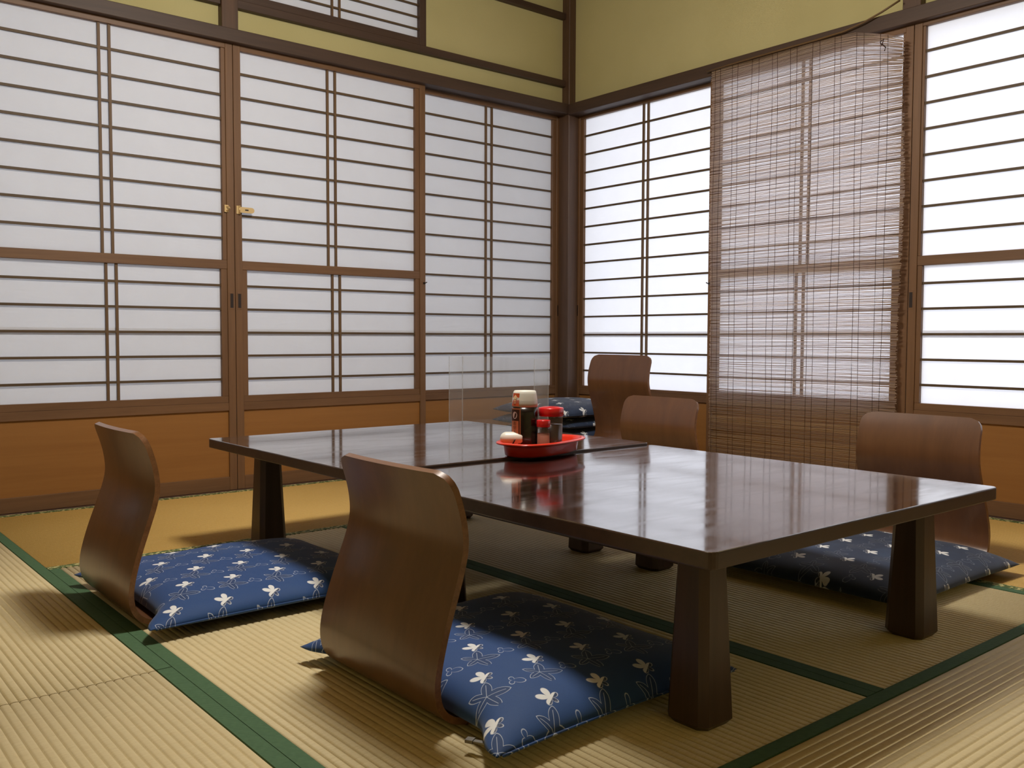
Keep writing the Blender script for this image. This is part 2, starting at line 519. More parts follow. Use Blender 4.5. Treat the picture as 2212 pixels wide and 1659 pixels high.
# plaster walls (openings left for the sliding doors and the transom window)
def wall(name, side, cells, label):
    bm = bmesh.new()
    for u0, u1, z0, z1 in cells:
        add_box(bm, PL(side, u0, -0.09, z0), PL(side, u1, -0.022, z1))
    o = link(name, finish_bm(bm, name), None, (M['plaster'],))
    return tag(o, label, 'wall', kind='structure')
UL, UR = 3.64, 3.70
wall('wall_left', 'L', [(-0.09, 0.90, 1.79, CEIL), (0.90, 1.77, 1.79, 1.93), (0.90, 1.77, 2.24, CEIL), (1.77, -R0, 1.79, CEIL), (UL, -R0, -0.12, 1.79)],
     'yellow-green plaster wall above the left-hand paper doors')
wall('wall_right', 'R', [(-0.022, -R0, 1.79, CEIL), (UR, -R0, -0.12, 1.79)], 'yellow-green plaster wall above the right-hand paper doors')
tag(box('wall_back', (R0 - 0.08, R0 - 0.08, -0.12), (0.09, R0, CEIL), M['plaster']), 'plaster wall behind the viewer', 'wall', kind='structure')
tag(box('wall_side', (R0 - 0.08, R0, -0.12), (R0, 0.09, CEIL), M['plaster']), 'plaster wall at the near left side', 'wall', kind='structure')
ceil = box('ceiling', (R0 - 0.08, R0 - 0.08, CEIL), (0.09, 0.09, CEIL + 0.06), M['ceiling'])
tag(ceil, 'wooden board ceiling', 'ceiling', kind='structure')
for i in range(10):
    y = -0.23 - i * 0.46
    box('ceiling_batten', (R0, y - 0.014, CEIL - 0.024), (0.0, y + 0.014, CEIL), M['beam_X'], ceil)

# posts, lintels and beams
def trim(i, side, u0, u1, d0, d1, z0, z1, mat, label, bevel=0.002):
    o = wbox('trim_%d' % i, side, u0, u1, d0, d1, z0, z1, mat, None, bevel)
    return tag(o, label, 'trim', kind='structure')
tag(box('trim_1', (-0.022, -0.030, 0.0), (0.085, 0.085, CEIL), M['post_Z'], None, 0.002), 'dark corner post where both door walls meet', 'post', kind='structure')
trim(2, 'L', 0.022, -R0, -0.03, 0.030, 1.757, 1.808, M['beam_X'], 'dark lintel rail over the left-hand doors')
trim(3, 'R', 0.030, -R0, -0.03, 0.030, 1.752, 1.806, M['beam_Y'], 'dark lintel rail over the right-hand doors')
trim(4, 'L', 1.777, 1.844, -0.03, 0.012, 1.808, CEIL, M['post_Z'], 'short dark post above the middle of the left-hand doors')
trim(5, 'R', 1.792, 1.861, -0.03, 0.012, 1.806, CEIL, M['post_Z'], 'short dark post above the bamboo blind')
trim(6, 'L', 0.022, 1.777, -0.03, 0.004, 1.899, 1.932, M['beam_X'], 'thin dark beam under the transom window')
trim(7, 'L', 1.844, UL, -0.03, 0.004, 1.899, 1.932, M['beam_X'], 'thin dark beam at the upper left of the wall')
trim(8, 'L', 0.022, 1.777, -0.03, 0.004, 2.240, 2.271, M['beam_X'], 'thin dark beam above the transom window')
trim(9, 'L', 0.0, UL, -0.085, -0.022, 1.757, 1.80, M['beam_X'], 'grooved head track of the left-hand doors')
trim(10, 'R', 0.0, UR, -0.085, -0.022, 1.752, 1.80, M['beam_Y'], 'grooved head track of the right-hand doors')
trim(11, 'L', 0.0, UL, -0.085, 0.010, -0.06, 0.002, M['post_X'], 'wooden sill under the left-hand doors')
trim(12, 'R', 0.0, UR, -0.085, 0.010, -0.06, 0.002, M['post_Y'], 'wooden sill under the right-hand doors')
trim(13, 'L', 3.60, 3.70, -0.085, 0.02, 0.0, CEIL, M['post_Z'], 'dark post at the far end of the left-hand doors')
trim(14, 'R', 3.68, 3.78, -0.085, 0.02, 0.0, CEIL, M['post_Z'], 'dark post at the near end of the right-hand doors')

# sliding shoji doors
MZ = [1.650 - 0.0927 * k for k in range(14)]
def shoji(num, side, u0, u1, d, vm_up, vm_lo, rail, label, in_up=(0.024, 0.024), in_lo=(0.024, 0.024), top_pap=1.737, handle=None, gap=0.036):
    """u0<u1 edges, d = depth of the room-side face, vm = centre of the twin upright bars"""
    root = empty('door_%d' % num, PL(side, (u0 + u1) / 2, d, 0))
    tag(root, label, 'door', kind='structure')
    o = root.location
    def wb(name, a0, a1, b0, b1, z0, z1, mat, bevel=0.0, par=None):
        lo, hi = PL(side, a0, d + b0, z0), PL(side, a1, d + b1, z1)
        lo = tuple(x - y for x, y in zip(lo, o)); hi = tuple(x - y for x, y in zip(hi, o))
        return box(name, lo, hi, mat, par or root, bevel)
    st = 0.030
    TH = 0.030
    H = 'X' if side == 'L' else 'Y'
    wb('stile', u0, u0 + st, -TH, 0, 0.003, 1.772, M['door_Z'], 0.0012)
    wb('stile', u1 - st, u1, -TH, 0, 0.003, 1.772, M['door_Z'], 0.0012)
    a, b = u0 + st, u1 - st
    wb('top_rail', a, b, -TH, -0.001, top_pap, 1.772, M['door_' + H], 0.001)
    wb('bottom_rail', a, b, -TH, -0.001, 0.003, 0.056, M['door_' + H], 0.001)
    wb('waist_rail', a, b, -TH, -0.001, 0.320, 0.352, M['door_' + H], 0.001)
    wb('kick_panel', a - 0.004, b + 0.004, -0.020, -0.009, 0.052, 0.324, M['kick' if side == 'L' else 'kick_r'])
    secs = [(0.915, top_pap, MZ[:8], vm_up, in_up), (0.378, 0.880, MZ[9:], vm_lo, in_lo)] if rail else [(0.366, top_pap, MZ, vm_up, in_up)]
    if rail:
        wb('middle_rail', a, b, -TH, -0.002, 0.880, 0.915, M['door_' + H], 0.001)
        wb('inner_rail', a, b, -TH + 0.002, -0.004, 0.352, 0.378, M['door_' + H], 0.001)
    else:
        wb('inner_rail', a, b, -TH + 0.002, -0.004, 0.352, 0.366, M['door_' + H], 0.001)
    for z0, z1, zs, vm, ins in secs:
        p, q = a + ins[0], b - ins[1]
        if ins[0] > 0.001: wb('inner_stile', a, p, -TH + 0.002, -0.004, z0, z1, M['door_Z'], 0.001)
        if ins[1] > 0.001: wb('inner_stile', q, b, -TH + 0.002, -0.004, z0, z1, M['door_Z'], 0.001)
        for z in zs:
            wb('muntin', p, q, -0.018, -0.0095, z - 0.0045, z + 0.0045, M['kumiko'])
        for s in (-gap / 2, gap / 2):
            wb('muntin', vm + s - 0.0047, vm + s + 0.0047, -0.0185, -0.009, z0, z1, M['kumiko_v'])
        # the sheet of paper behind the bars
        bm = bmesh.new()
        nx, nz = 18, 26
        g = [[bm.verts.new([c - e for c, e in zip(PL(side, p - 0.006 + (q - p + 0.012) * i / nx, d - 0.0190, z0 - 0.004 + (z1 - z0 + 0.008) * j / nz), o)]) for j in range(nz + 1)] for i in range(nx + 1)]
        for i in range(nx):
            for j in range(nz):
                bm.faces.new((g[i][j], g[i + 1][j], g[i + 1][j + 1], g[i][j + 1]))
        link('paper', finish_bm(bm, 'paper', True), root, (M['paper'],))
    # overlapping joint of two paper sheets
    bm = bmesh.new()
    zj = 0.618
    pts = [PL(side, a + 0.02, d - 0.0197, zj), PL(side, b - 0.02, d - 0.0197, zj), PL(side, b - 0.02, d - 0.0197, zj + 0.026), PL(side, a + 0.02, d - 0.0197, zj + 0.026)]
    bm.faces.new([bm.verts.new([c - e for c, e in zip(P_, o)]) for P_ in pts])
    link('paper_joint', finish_bm(bm, 'paper_joint'), root, (M['paper'],))
    for hu in (handle or ()):
        h = wb('handle', hu - 0.0095, hu + 0.0095, -0.004, 0.0008, 0.722, 0.790, M['door_Z'], 0.0005)
        wb('recess', hu - 0.0062, hu + 0.0062, -0.003, 0.0014, 0.728, 0.784, M['dark_recess'], 0, root)  # flat dark plate; the shade of the hollow is in its colour
    return root
DB = -0.045
p3 = shoji(1, 'L', 0.006, 0.915, DB, 0.475, 0.475, False, 'paper sliding door beside the corner on the left wall', in_up=(0.025, 0.02), handle=(0.022,))
p2 = shoji(2, 'L', 0.888, 1.796, 0.0, 1.360, 1.342, True, 'paper sliding door with brass hasp, second from the corner on the left wall',
           in_up=(0.023, 0.0), in_lo=(0.023, 0.021), handle=(1.780,))
p1 = shoji(3, 'L', 1.798, 2.712, 0.0, 2.273, 2.2625, True, 'paper sliding door at the left edge, third from the corner',
           in_up=(0.016, 0.024), in_lo=(0.025, 0.024), handle=(1.812,))
p0 = shoji(4, 'L', 2.690, 3.600, DB, 3.14, 3.14, False, 'paper sliding door farthest from the corner on the left wall')
pa = shoji(5, 'R', 0.012, 0.945, DB, 0.485, 0.485, False, 'bright paper sliding door beside the corner on the right wall', in_up=(0.025, 0.03), handle=(0.030,), gap=0.030)
pb = shoji(6, 'R', 0.914, 1.832, 0.0, 1.386, 1.370, True, 'paper sliding door behind the bamboo blind', in_up=(0.026, 0.012), in_lo=(0.024, 0.036), top_pap=1.731, gap=0.034)
pc = shoji(7, 'R', 1.834, 2.752, 0.0, 2.30, 2.30, True, 'brightest paper sliding door at the right edge', in_up=(0.010, 0.024), in_lo=(0.018, 0.024), top_pap=1.738, handle=(1.8385 + 0.006,))
pd = shoji(8, 'R', 2.735, 3.680, DB, 3.2, 3.2, False, 'paper sliding door at the near end of the right wall')

# brass hasp on the second left door and its staple on the third
def local(root, pts): return [tuple(a - b for a, b in zip(p, root.location)) for p in pts]
def hasp():
    bm = bmesh.new()
    o = p2.location
    add_box(bm, local(p2, [PL('L', 1.790, -0.002, 1.099)])[0], local(p2, [PL('L', 1.778, 0.004, 1.131)])[0])
    tube(bm, local(p2, [PL('L', 1.778, 0.006, 1.098), PL('L', 1.778, 0.006, 1.132)]), 0.0035)
    # swinging strap with rounded end
    n = 10
    top, bot = [], []
    outl = [(1.778, 1.104), (1.735, 1.104)] + [(1.731 - 0.012 * math.sin(math.pi * i / n), 1.115 - 0.011 * math.cos(math.pi * i / n)) for i in range(n + 1)] + [(1.735, 1.126), (1.778, 1.126)]
    f0 = [bm.verts.new(local(p2, [PL('L', u, 0.010, z)])[0]) for u, z in outl]
    f1 = [bm.verts.new(local(p2, [PL('L', u, 0.0125, z)])[0]) for u, z in outl]
    bm.faces.new(f0); bm.faces.new(f1[::-1])
    for i in range(len(outl)): bm.faces.new((f0[i], f0[(i + 1) % len(outl)], f1[(i + 1) % len(outl)], f1[i]))
    h = link('hasp', finish_bm(bm, 'hasp'), p2, (M['brass'],)); h['label'] = 'brass hasp strap'
    bm = bmesh.new()
    add_box(bm, local(p2, [PL('L', 1.758, 0.0122, 1.1125)])[0], local(p2, [PL('L', 1.744, 0.0132, 1.1175)])[0])
    link('slot', finish_bm(bm, 'slot'), p2, (M['dark_recess'],))  # dark strip on the strap, painted as a shaded opening
    bm = bmesh.new()
    add_box(bm, local(p1, [PL('L', 1.838, -0.001, 1.102)])[0], local(p1, [PL('L', 1.822, 0.003, 1.130)])[0])
    tube(bm, local(p1, [PL('L', 1.830, 0.002, 1.108), PL('L', 1.826, 0.016, 1.110), PL('L', 1.824, 0.020, 1.116), PL('L', 1.826, 0.016, 1.122), PL('L', 1.830, 0.002, 1.124)]), 0.0025)
    s = link('staple', finish_bm(bm, 'staple'), p1, (M['brass'],)); s['label'] = 'small brass staple'
hasp()
def hook(root, side, u, z):
    bm = bmesh.new()
    tube(bm, local(root, [PL(side, u, -0.002, z), PL(side, u, 0.012, z), PL(side, u - 0.006, 0.016, z + 0.004)]), 0.0022)
    lathe_pts = local(root, [PL(side, u, 0.0, z)])[0]
    add_box(bm, [c - 0.004 for c in lathe_pts], [c + 0.004 for c in lathe_pts])
    link('hook', finish_bm(bm, 'hook'), root, (M['iron'],))
hook(p2, 'L', 0.897, 0.862); hook(pb, 'R', 0.922, 0.856)

# transom window high on the left wall
tw = empty('window_1', PL('L', 1.335, -0.02, 1.93))
tag(tw, 'small papered transom window high on the left wall', 'window', kind='structure')
def tbox(name, u0, u1, d0, d1, z0, z1, mat):
    lo, hi = local(tw, [PL('L', u0, d0, z0), PL('L', u1, d1, z1)])
    return box(name, lo, hi, mat, tw, 0.001)
tbox('window_frame', 0.882, 0.917, -0.04, 0.0, 1.932, 2.24, M['beam_Z'])
tbox('window_frame', 1.745, 1.777, -0.04, 0.0, 1.932, 2.24, M['beam_Z'])
tbox('window_frame', 0.917, 1.745, -0.04, -0.001, 1.932, 1.963, M['beam_X'])
tbox('window_frame', 0.917, 1.745, -0.04, -0.001, 2.215, 2.24, M['beam_X'])
for k in range(5):
    z = 2.004 + 0.0537 * k
    if z < 2.21: tbox('muntin', 0.917, 1.745, -0.020, -0.009, z - 0.004, z + 0.004, M['kumiko'])
for u in (1.3525, 1.3175): tbox('muntin', u - 0.004, u + 0.004, -0.021, -0.008, 1.963, 2.215, M['kumiko_v'])
bm = bmesh.new()
bm.faces.new([bm.verts.new(p) for p in local(tw, [PL('L', 0.91, -0.022, 1.955), PL('L', 1.75, -0.022, 1.955), PL('L', 1.75, -0.022, 2.22), PL('L', 0.91, -0.022, 2.22)])])
link('paper', finish_bm(bm, 'paper'), tw, (M['paper'],))

# added corridor keeps sky off left-hand doors; open ground and added overhang at right
cor = boxes('wall_corridor', [((R0 - 0.08, 0.09, CEIL - 0.06), (0.30, 1.10, CEIL)), ((R0 - 0.08, 0.03, -0.12), (0.30, 1.10, -0.06)),
                              ((R0 - 0.08, 0.09, -0.06), (R0, 1.10, CEIL - 0.06)), ((0.24, 0.09, -0.06), (0.30, 1.10, CEIL - 0.06))], M['corridor'])  # added to stop open sky lighting the left-hand paper
tag(plane_y('wall_frosted', R0 - 0.08, 0.30, 1.10, -0.12, CEIL, M['frosted']), 'frosted glazing along the outside of the corridor', 'wall', kind='structure')  # unseen, added for soft even backlight behind the left-hand paper
tag(cor, 'corridor shell behind the left-hand paper doors', 'corridor', kind='structure')
tag(box('ground', (0.09, -9.0, -0.45), (9.0, 6.0, -0.40), M['concrete']), 'pale ground outside the right-hand doors', 'ground', kind='structure')
tag(box('eaves', (0.09, R0 - 0.3, 2.35), (0.75, 0.6, 2.42), M['ceiling']), 'roof eaves outside the right-hand doors', 'eaves', kind='structure')  # unseen, added so the right-hand paper gets dimmer towards the top

# ------------------------------------------------------------------ ceiling lamp (above the tables, out of view)
lamp = empty('pendant_lamp', (-1.96, -1.79, 1.90))
tag(lamp, 'round pendant lamp hanging from the ceiling over the tables', 'lamp')
lathe_obj('diffuser', [(0.0, 0.0), (0.15, 0.0), (0.178, 0.012), (0.185, 0.03), (0.185, 0.17), (0.18, 0.175)], M['lamp'], lamp, 40, cap=False)
lathe_obj('lamp_cover', [(0.195, 0.17), (0.195, 0.19), (0.06, 0.21), (0.0, 0.212)], M['door_Z'], lamp, 40, cap=False)
bm = bmesh.new(); tube(bm, [(0, 0, 0.21), (0, 0, 0.56)], 0.006); link('cord', finish_bm(bm, 'cord'), lamp, (M['white_plastic'],))
bm = bmesh.new(); tube(bm, [(0.05, 0, 0.0), (0.05, 0, -0.12)], 0.0012); link('pull_string', finish_bm(bm, 'pull_string'), lamp, (M['white_plastic'],))

# ------------------------------------------------------------------ low tables
def table(loc, lx, ly, h, legs, label, group):
    root = empty('low_table', loc)
    tag(root, label, 'table', group)
    bm = bmesh.new()
    th = 0.026
    vs_ = add_box(bm, (-lx / 2, -ly / 2, h - th), (lx / 2, ly / 2, h))
    bmesh.ops.recalc_face_normals(bm, faces=bm.faces)
    vert_e = [e for e in bm.edges if abs(e.verts[0].co.z - e.verts[1].co.z) > 0.01]
    bmesh.ops.bevel(bm, geom=vert_e, offset=0.014, segments=4, profile=0.5, affect='EDGES')
    hor = [e for e in bm.edges if abs(e.verts[0].co.z - e.verts[1].co.z) < 1e-5 and len([f for f in e.link_faces if abs(f.normal.z) > 0.9]) == 1]
    bmesh.ops.bevel(bm, geom=hor, offset=0.0022, segments=2, profile=0.5, affect='EDGES')
    bm.normal_update()
    for f in bm.faces: f.material_index = 0 if f.normal.z > 0.9 else 1
    me = bpy.data.meshes.new('tabletop'); bm.to_mesh(me); bm.free()
    link('tabletop', me, root, (M['tabletop'], M['table_edge']))
    (x0, x1), (y0, y1) = legs
    az0, az1 = h - th - 0.036, h - th
    for y in (y0, y1): box('apron', (x0, y - 0.012, az0), (x1, y + 0.012, az1), M['leg'], root, 0.001)
    for x in (x0, x1): box('apron', (x - 0.012, y0, az0), (x + 0.012, y1, az1), M['leg'], root, 0.001)
    for x in (x0, x1):
        for y in (y0, y1):
            bm = bmesh.new()
            b, t = 0.0415, 0.031
            prof = [(b - 0.007, 0.0), (b, 0.009), (t, h - th)]
            rings = []
            for r, z in prof:
                c = 0.012 if r > 0.02 else 0
                ring = [(r, -r + c), (r, r - c), (r - c, r), (-r + c, r), (-r, r - c), (-r, -r + c), (-r + c, -r), (r - c, -r)]
                rings.append([bm.verts.new((px, py, z)) for px, py in ring])
            for p, q in zip(rings[:-1], rings[1:]):
                for k in range(8): bm.faces.new((p[k], p[(k + 1) % 8], q[(k + 1) % 8], q[k]))
            bm.faces.new(rings[0][::-1]); bm.faces.new(rings[-1])
            lg = link('leg', finish_bm(bm, 'leg'), root, (M['leg'],))
            lg.location = (x, y, 0)
    return root
NT_C = (-1.779, -2.234); FT_C = (-1.787, -1.317)
near_t = table((*NT_C, 0), 0.935, 0.948, 0.309, ((-0.349, 0.339), (-0.361, 0.346)), 'dark lacquered low table nearest the viewer', 'two low tables pushed together')
far_t = table((*FT_C, 0), 0.944, 0.876, 0.315, ((-0.343, 0.347), (-0.310, 0.312)), 'dark lacquered low table farther back carrying the red tray', 'two low tables pushed together')

# ------------------------------------------------------------------ legless floor chairs
PROFILE = [(0.375, 0.007), (0.30, 0.007), (0.20, 0.007), (0.11, 0.007), (0.062, 0.0085), (0.030, 0.018), (0.010, 0.038), (0.003, 0.066), (0.006, 0.10),
           (0.020, 0.150), (0.040, 0.205), (0.056, 0.250), (0.063, 0.285), (0.060, 0.322), (0.050, 0.360), (0.036, 0.397)]
def cat(pts, n):
    out = []
    P_ = [pts[0]] + pts + [pts[-1]]
    for i in range(1, len(P_) - 2):
        for k in range(n):
            t_ = k / n
            q = []
            for c in (0, 1):
                a, b, d, e = P_[i - 1][c], P_[i][c], P_[i + 1][c], P_[i + 2][c]
                q.append(0.5 * (2 * b + (d - a) * t_ + (2 * a - 5 * b + 4 * d - e) * t_ ** 2 + (3 * b - a - 3 * d + e) * t_ ** 3))
            out.append(tuple(q))
    out.append(pts[-1])
    return out
def shell(name, pts, parent, full, round_end, round_start):
    """bent plywood sheet swept along pts; full = overall list for width and curl"""
    TH = 0.0055
    nt = 14
    L_ = [0.0]
    for a, b in zip(pts[:-1], pts[1:]): L_.append(L_[-1] + math.dist(a, b))
    tot = L_[-1]
    bm = bmesh.new()
    front, back = [], []
    for i, (x, z) in enumerate(pts):
        a, b = pts[max(i - 1, 0)], pts[min(i + 1, len(pts) - 1)]
        dx, dz = b[0] - a[0], b[1] - a[1]
        ln = math.hypot(dx, dz); nx, nz = dz / ln, -dx / ln      # normal towards the sitter / up
        if nz < -0.99: nx, nz = 0, -1
        hw = 0.184 - 0.012 * max(0, min(1, (z - 0.10) / 0.31)) - 0.004 * max(0, min(1, (x - 0.1) / 0.3))
        rr = 0.032
        for en, dist in ((round_end, tot - L_[i]), (round_start, L_[i])):
            if en and dist < rr: hw -= rr - math.sqrt(max(0, rr * rr - (rr - dist) ** 2))
        curl = 0.013 * max(0, min(1, (z - 0.03) / 0.15))
        f_, b_ = [], []
        for j in range(nt + 1):
            y = hw * (2 * j / nt - 1)
            cx = -curl * (1 - (y / 0.184) ** 2)
            f_.append((x + cx + nx * TH, y, z + nz * TH)); b_.append((x + cx - nx * TH, y, z - nz * TH))
        front.append(f_); back.append(b_)
    def sheet(g, mi):
        v = [[bm.verts.new(p) for p in r] for r in g]
        for i in range(len(v) - 1):
            for j in range(nt):
                f = bm.faces.new((v[i][j], v[i + 1][j], v[i + 1][j + 1], v[i][j + 1])); f.smooth = True; f.material_index = mi
    sheet(front, 0); sheet(back, 0)
    loop_f = [r[0] for r in front] + front[-1][1:] + [r[-1] for r in front[:-1]][::-1] + front[0][1:-1][::-1]
    loop_b = [r[0] for r in back] + back[-1][1:] + [r[-1] for r in back[:-1]][::-1] + back[0][1:-1][::-1]
    vf = [bm.verts.new(p) for p in loop_f]; vb = [bm.verts.new(p) for p in loop_b]
    n = len(vf)
    for i in range(n):
        f = bm.faces.new((vf[i], vb[i], vb[(i + 1) % n], vf[(i + 1) % n])); f.material_index = 1; f.smooth = True
    bmesh.ops.recalc_face_normals(bm, faces=bm.faces)
    me = bpy.data.meshes.new(name); bm.to_mesh(me); bm.free()
    return link(name, me, parent, (M['chair'], M['chair_edge']))
def make_chair():
    root = empty('floor_chair')
    k = 4
    shell('seat', cat(PROFILE[:5], k), root, None, False, True)
    shell('backrest', cat(PROFILE[4:], 4), root, None, True, False)
    return root
chair0 = make_chair()
CH_GROUP = 'bent plywood legless floor chairs'
for i, (x, y, z, rz, lab) in enumerate([
        (-2.695, -1.385, 0, 0, 'brown bentwood floor chair at the far left, back turned, beside the paper doors'),
        (-2.491, -2.195, 0, 0, 'brown bentwood floor chair nearest the viewer, its back in front of the tables'),
        (-0.700, -2.255, 0, 180, 'brown bentwood floor chair at the right end, facing the near table'),
        (-0.700, -1.295, 0, 180, 'brown bentwood floor chair half hidden behind the tables, left of the blind'),
        (-0.372, -0.782, 0.142, 180, 'dark bentwood floor chair raised on a pile beside the corner, top against the window')]):
    o = chair0 if i == 0 else copy_tree(chair0)
    o.location = (x, y, z); o.rotation_euler = (0, 0, math.radians(rz))
    o.scale = (1, 1, (1.035, 1.012, 1.0, 1.0, 1.0)[i])
    tag(o, lab, 'chair', CH_GROUP)

# ------------------------------------------------------------------ floor cushions
def cushion_mesh(sx, sy, t, seed, dent=0.0, mat='fabric'):
    rnd = random.Random(seed)
    ph = [rnd.uniform(0, 6.28) for _ in range(6)]
    n = 36
    bm = bmesh.new()
    def outline(u, v):
        k = 1 - 0.035 * (1 - abs(v) ** 2) * abs(u) ** 6        # slightly hollow sides, pointed corners
        k2 = 1 - 0.035 * (1 - abs(u) ** 2) * abs(v) ** 6
        q = max(0.0, min(1.0, (0.95 - abs(v)) / 0.31))
        return u * sx / 2 * k + dent * q * q * (3 - 2 * q) * max(0.0, -u) ** 3, v * sy / 2 * k2
    def prof(u, v):
        e = (1 - abs(u) ** 5) * (1 - abs(v) ** 5)
        return max(0.0, e) ** 0.55
    def par(i):
        s = 2 * i / n - 1
        return math.copysign(1 - (1 - abs(s)) ** 1.6, s)
    top, bot = [], []
    for i in range(n + 1):
        tr, br = [], []
        for j in range(n + 1):
            u, v = par(i), par(j)
            x, y = outline(u, v)
            p = prof(u, v)
            wob = 0.003 * math.sin(9 * x + ph[0]) * math.sin(8 * y + ph[1]) + 0.0015 * math.sin(31 * x + ph[2] + 6 * y) * math.sin(27 * y + ph[3])
            mid = 0.016
            zt = mid + (t - mid) * p * (0.88 + 0.12 * (1 - u * u) * (1 - v * v)) + wob * p
            zb = mid - (mid - 0.002) * min(1, p * 1.3)
            edge = abs(abs(u) - 1) < 1e-6 or abs(abs(v) - 1) < 1e-6
            vt = bm.verts.new((x, y, zt)); tr.append(vt)
            br.append(vt if edge else bm.verts.new((x, y, zb)))
        top.append(tr); bot.append(br)
    for i in range(n):
        for j in range(n):
            f = bm.faces.new((top[i][j], top[i + 1][j], top[i + 1][j + 1], top[i][j + 1])); f.smooth = True
            q = (bot[i][j], bot[i][j + 1], bot[i + 1][j + 1], bot[i + 1][j])
            if len(set(q)) == 4:
                try: f = bm.faces.new(q); f.smooth = True
                except ValueError: pass
    me = bpy.data.meshes.new('floor_cushion'); bm.to_mesh(me); bm.free()
    me.materials.append(M[mat])
    return me
def cushion(x, y, z, sx, sy, t, rz, seed, label, group, zip_at=None, dent=0.0, mat='fabric'):
    root = empty('floor_cushion', (x, y, z), math.radians(rz))
    tag(root, label, 'cushion', group)
    link('cover', cushion_mesh(sx, sy, t, seed, dent, mat), root)
    bm = bmesh.new()
    ye = -sy / 2
    tube(bm, [(sx / 2 * 0.96 * k / 8, ye * (1 - 0.035 * (1 - (k / 8) ** 2)) - 0.0004, 0.0158) for k in range(-8, 9)], 0.0020, 6)
    link('seam_piping', finish_bm(bm, 'seam_piping', True), root, (M[mat],))
    if zip_at is not None:
        bm = bmesh.new()
        add_box(bm, (-0.004, -0.014, 0), (0.004, 0.010, 0.0025)); add_box(bm, (-0.006, 0.008, -0.001), (0.006, 0.020, 0.004))
        zp = link('zip_pull', finish_bm(bm, 'zip_pull'), root, (M['zip'],))
        zp.location = zip_at; zp.rotation_euler = (0, 0, 0.5); zp['label'] = 'small metal zip pull'
    return root
G1 = 'blue floral cushions on the floor chairs'
cushion(-2.393, -1.395, 0.013, 0.595, 0.560, 0.062, 0, 1, 'blue floral cushion on the far left floor chair, mostly lit', G1, dent=0.040)
cushion(-2.2300, -2.244, 0.013, 0.545, 0.595, 0.066, 0, 2, 'blue floral cushion of the nearest chair, half in the shadow of the table', G1, (-0.246, -0.222, 0.004), dent=0.040)
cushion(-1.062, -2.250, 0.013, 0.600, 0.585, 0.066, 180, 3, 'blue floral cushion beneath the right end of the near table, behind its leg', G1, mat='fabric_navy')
G2 = 'piled spare cushions by the corner'
names = ['topmost cushion of the blue floral pile in the room corner', 'second cushion from the top of the blue floral corner pile', 'third cushion from the top of the blue floral corner pile',
         'fourth cushion from the top of the corner pile, hidden by the table', 'fifth cushion from the top of the corner pile, hidden by the table', 'lowest cushion of the corner pile, hidden by the table']
for k in range(6):
    z = 0.002 + (5 - k) * 0.0505
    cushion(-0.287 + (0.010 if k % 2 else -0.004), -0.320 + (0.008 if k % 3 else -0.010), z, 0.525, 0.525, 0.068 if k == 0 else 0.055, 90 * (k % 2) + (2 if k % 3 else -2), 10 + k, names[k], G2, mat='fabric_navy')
for k in range(2):
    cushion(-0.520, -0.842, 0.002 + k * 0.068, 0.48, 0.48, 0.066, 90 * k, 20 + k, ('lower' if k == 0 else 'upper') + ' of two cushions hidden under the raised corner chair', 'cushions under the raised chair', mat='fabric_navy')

# ------------------------------------------------------------------ bamboo blind over the third right-hand door
blind = empty('bamboo_blind', PL('R', 1.385, 0.04, 0.04))
tag(blind, 'hanging bamboo slat blind over a right-hand paper door', 'blind')
bo = blind.location
BU0, BU1, BZ0, BZ1 = 0.957, 1.822, 0.045, 1.772
def sag(u, z):
    """top right corner has slipped off its rod and droops"""
    k = max(0.0, (u - 1.58) / (BU1 - 1.58)) ** 1.4
    return -0.075 * k * max(0.0, (z - 1.45) / (BZ1 - 1.45)) ** 1.5
def warp(u, z):
    return 0.003 * math.sin(5 * u + 3 * z) + 0.002 * math.sin(17 * u + 9 * z)
verts, faces, tones = [], [], []
N = 385
us = [0.0, 0.12, 0.25, 0.4, 0.55, 0.68, 0.78, 0.86, 0.93, 1.0]
for i in range(N):
    z = BZ0 + (BZ1 - BZ0) * (i + 0.5) / N
    z += random.uniform(-0.0006, 0.0006)
    hz = random.uniform(0.00115, 0.0017)
    u0 = BU0 + random.uniform(-0.004, 0.004) + 0.006 * math.sin(3.1 * z)
    u1 = BU1 + random.uniform(-0.005, 0.005) + 0.006 * math.sin(6 * z + 1.2) - 0.010 * max(0, (0.8 - z))
    tone = random.random()
    tilt = random.uniform(-0.0012, 0.0012)
    base = len(verts)
    for s in us:
        u = u0 + (u1 - u0) * s
        zz = z + sag(u, z) + tilt * (2 * s - 1) + 0.0006 * math.sin(40 * u + i * 1.7)
        d = 0.040 + warp(u, z)
        for dz, dd in ((-hz, 0), (hz, 0), (hz, 0.0014), (-hz, 0.0014)):
            p = PL('R', u, d + dd, zz + dz)
            verts.append(tuple(a - b for a, b in zip(p, bo)))
            tones.append(tone)
    for k in range(len(us) - 1):
        a = base + 4 * k; b = a + 4
        for j in range(4):
            faces.append((a + j, a + (j + 1) % 4, b + (j + 1) % 4, b + j))
    faces.append((base, base + 3, base + 2, base + 1))
    e = base + 4 * (len(us) - 1)
    faces.append((e, e + 1, e + 2, e + 3))
me = bpy.data.meshes.new('slats'); me.from_pydata(verts, [], faces)
at = me.attributes.new('tone', 'FLOAT', 'POINT')
at.data.foreach_set('value', tones)
sl = link('slats', me, blind, (M['bamboo'],)); sl['kind'] = 'stuff'
u = BU0 + 0.012
k = 0
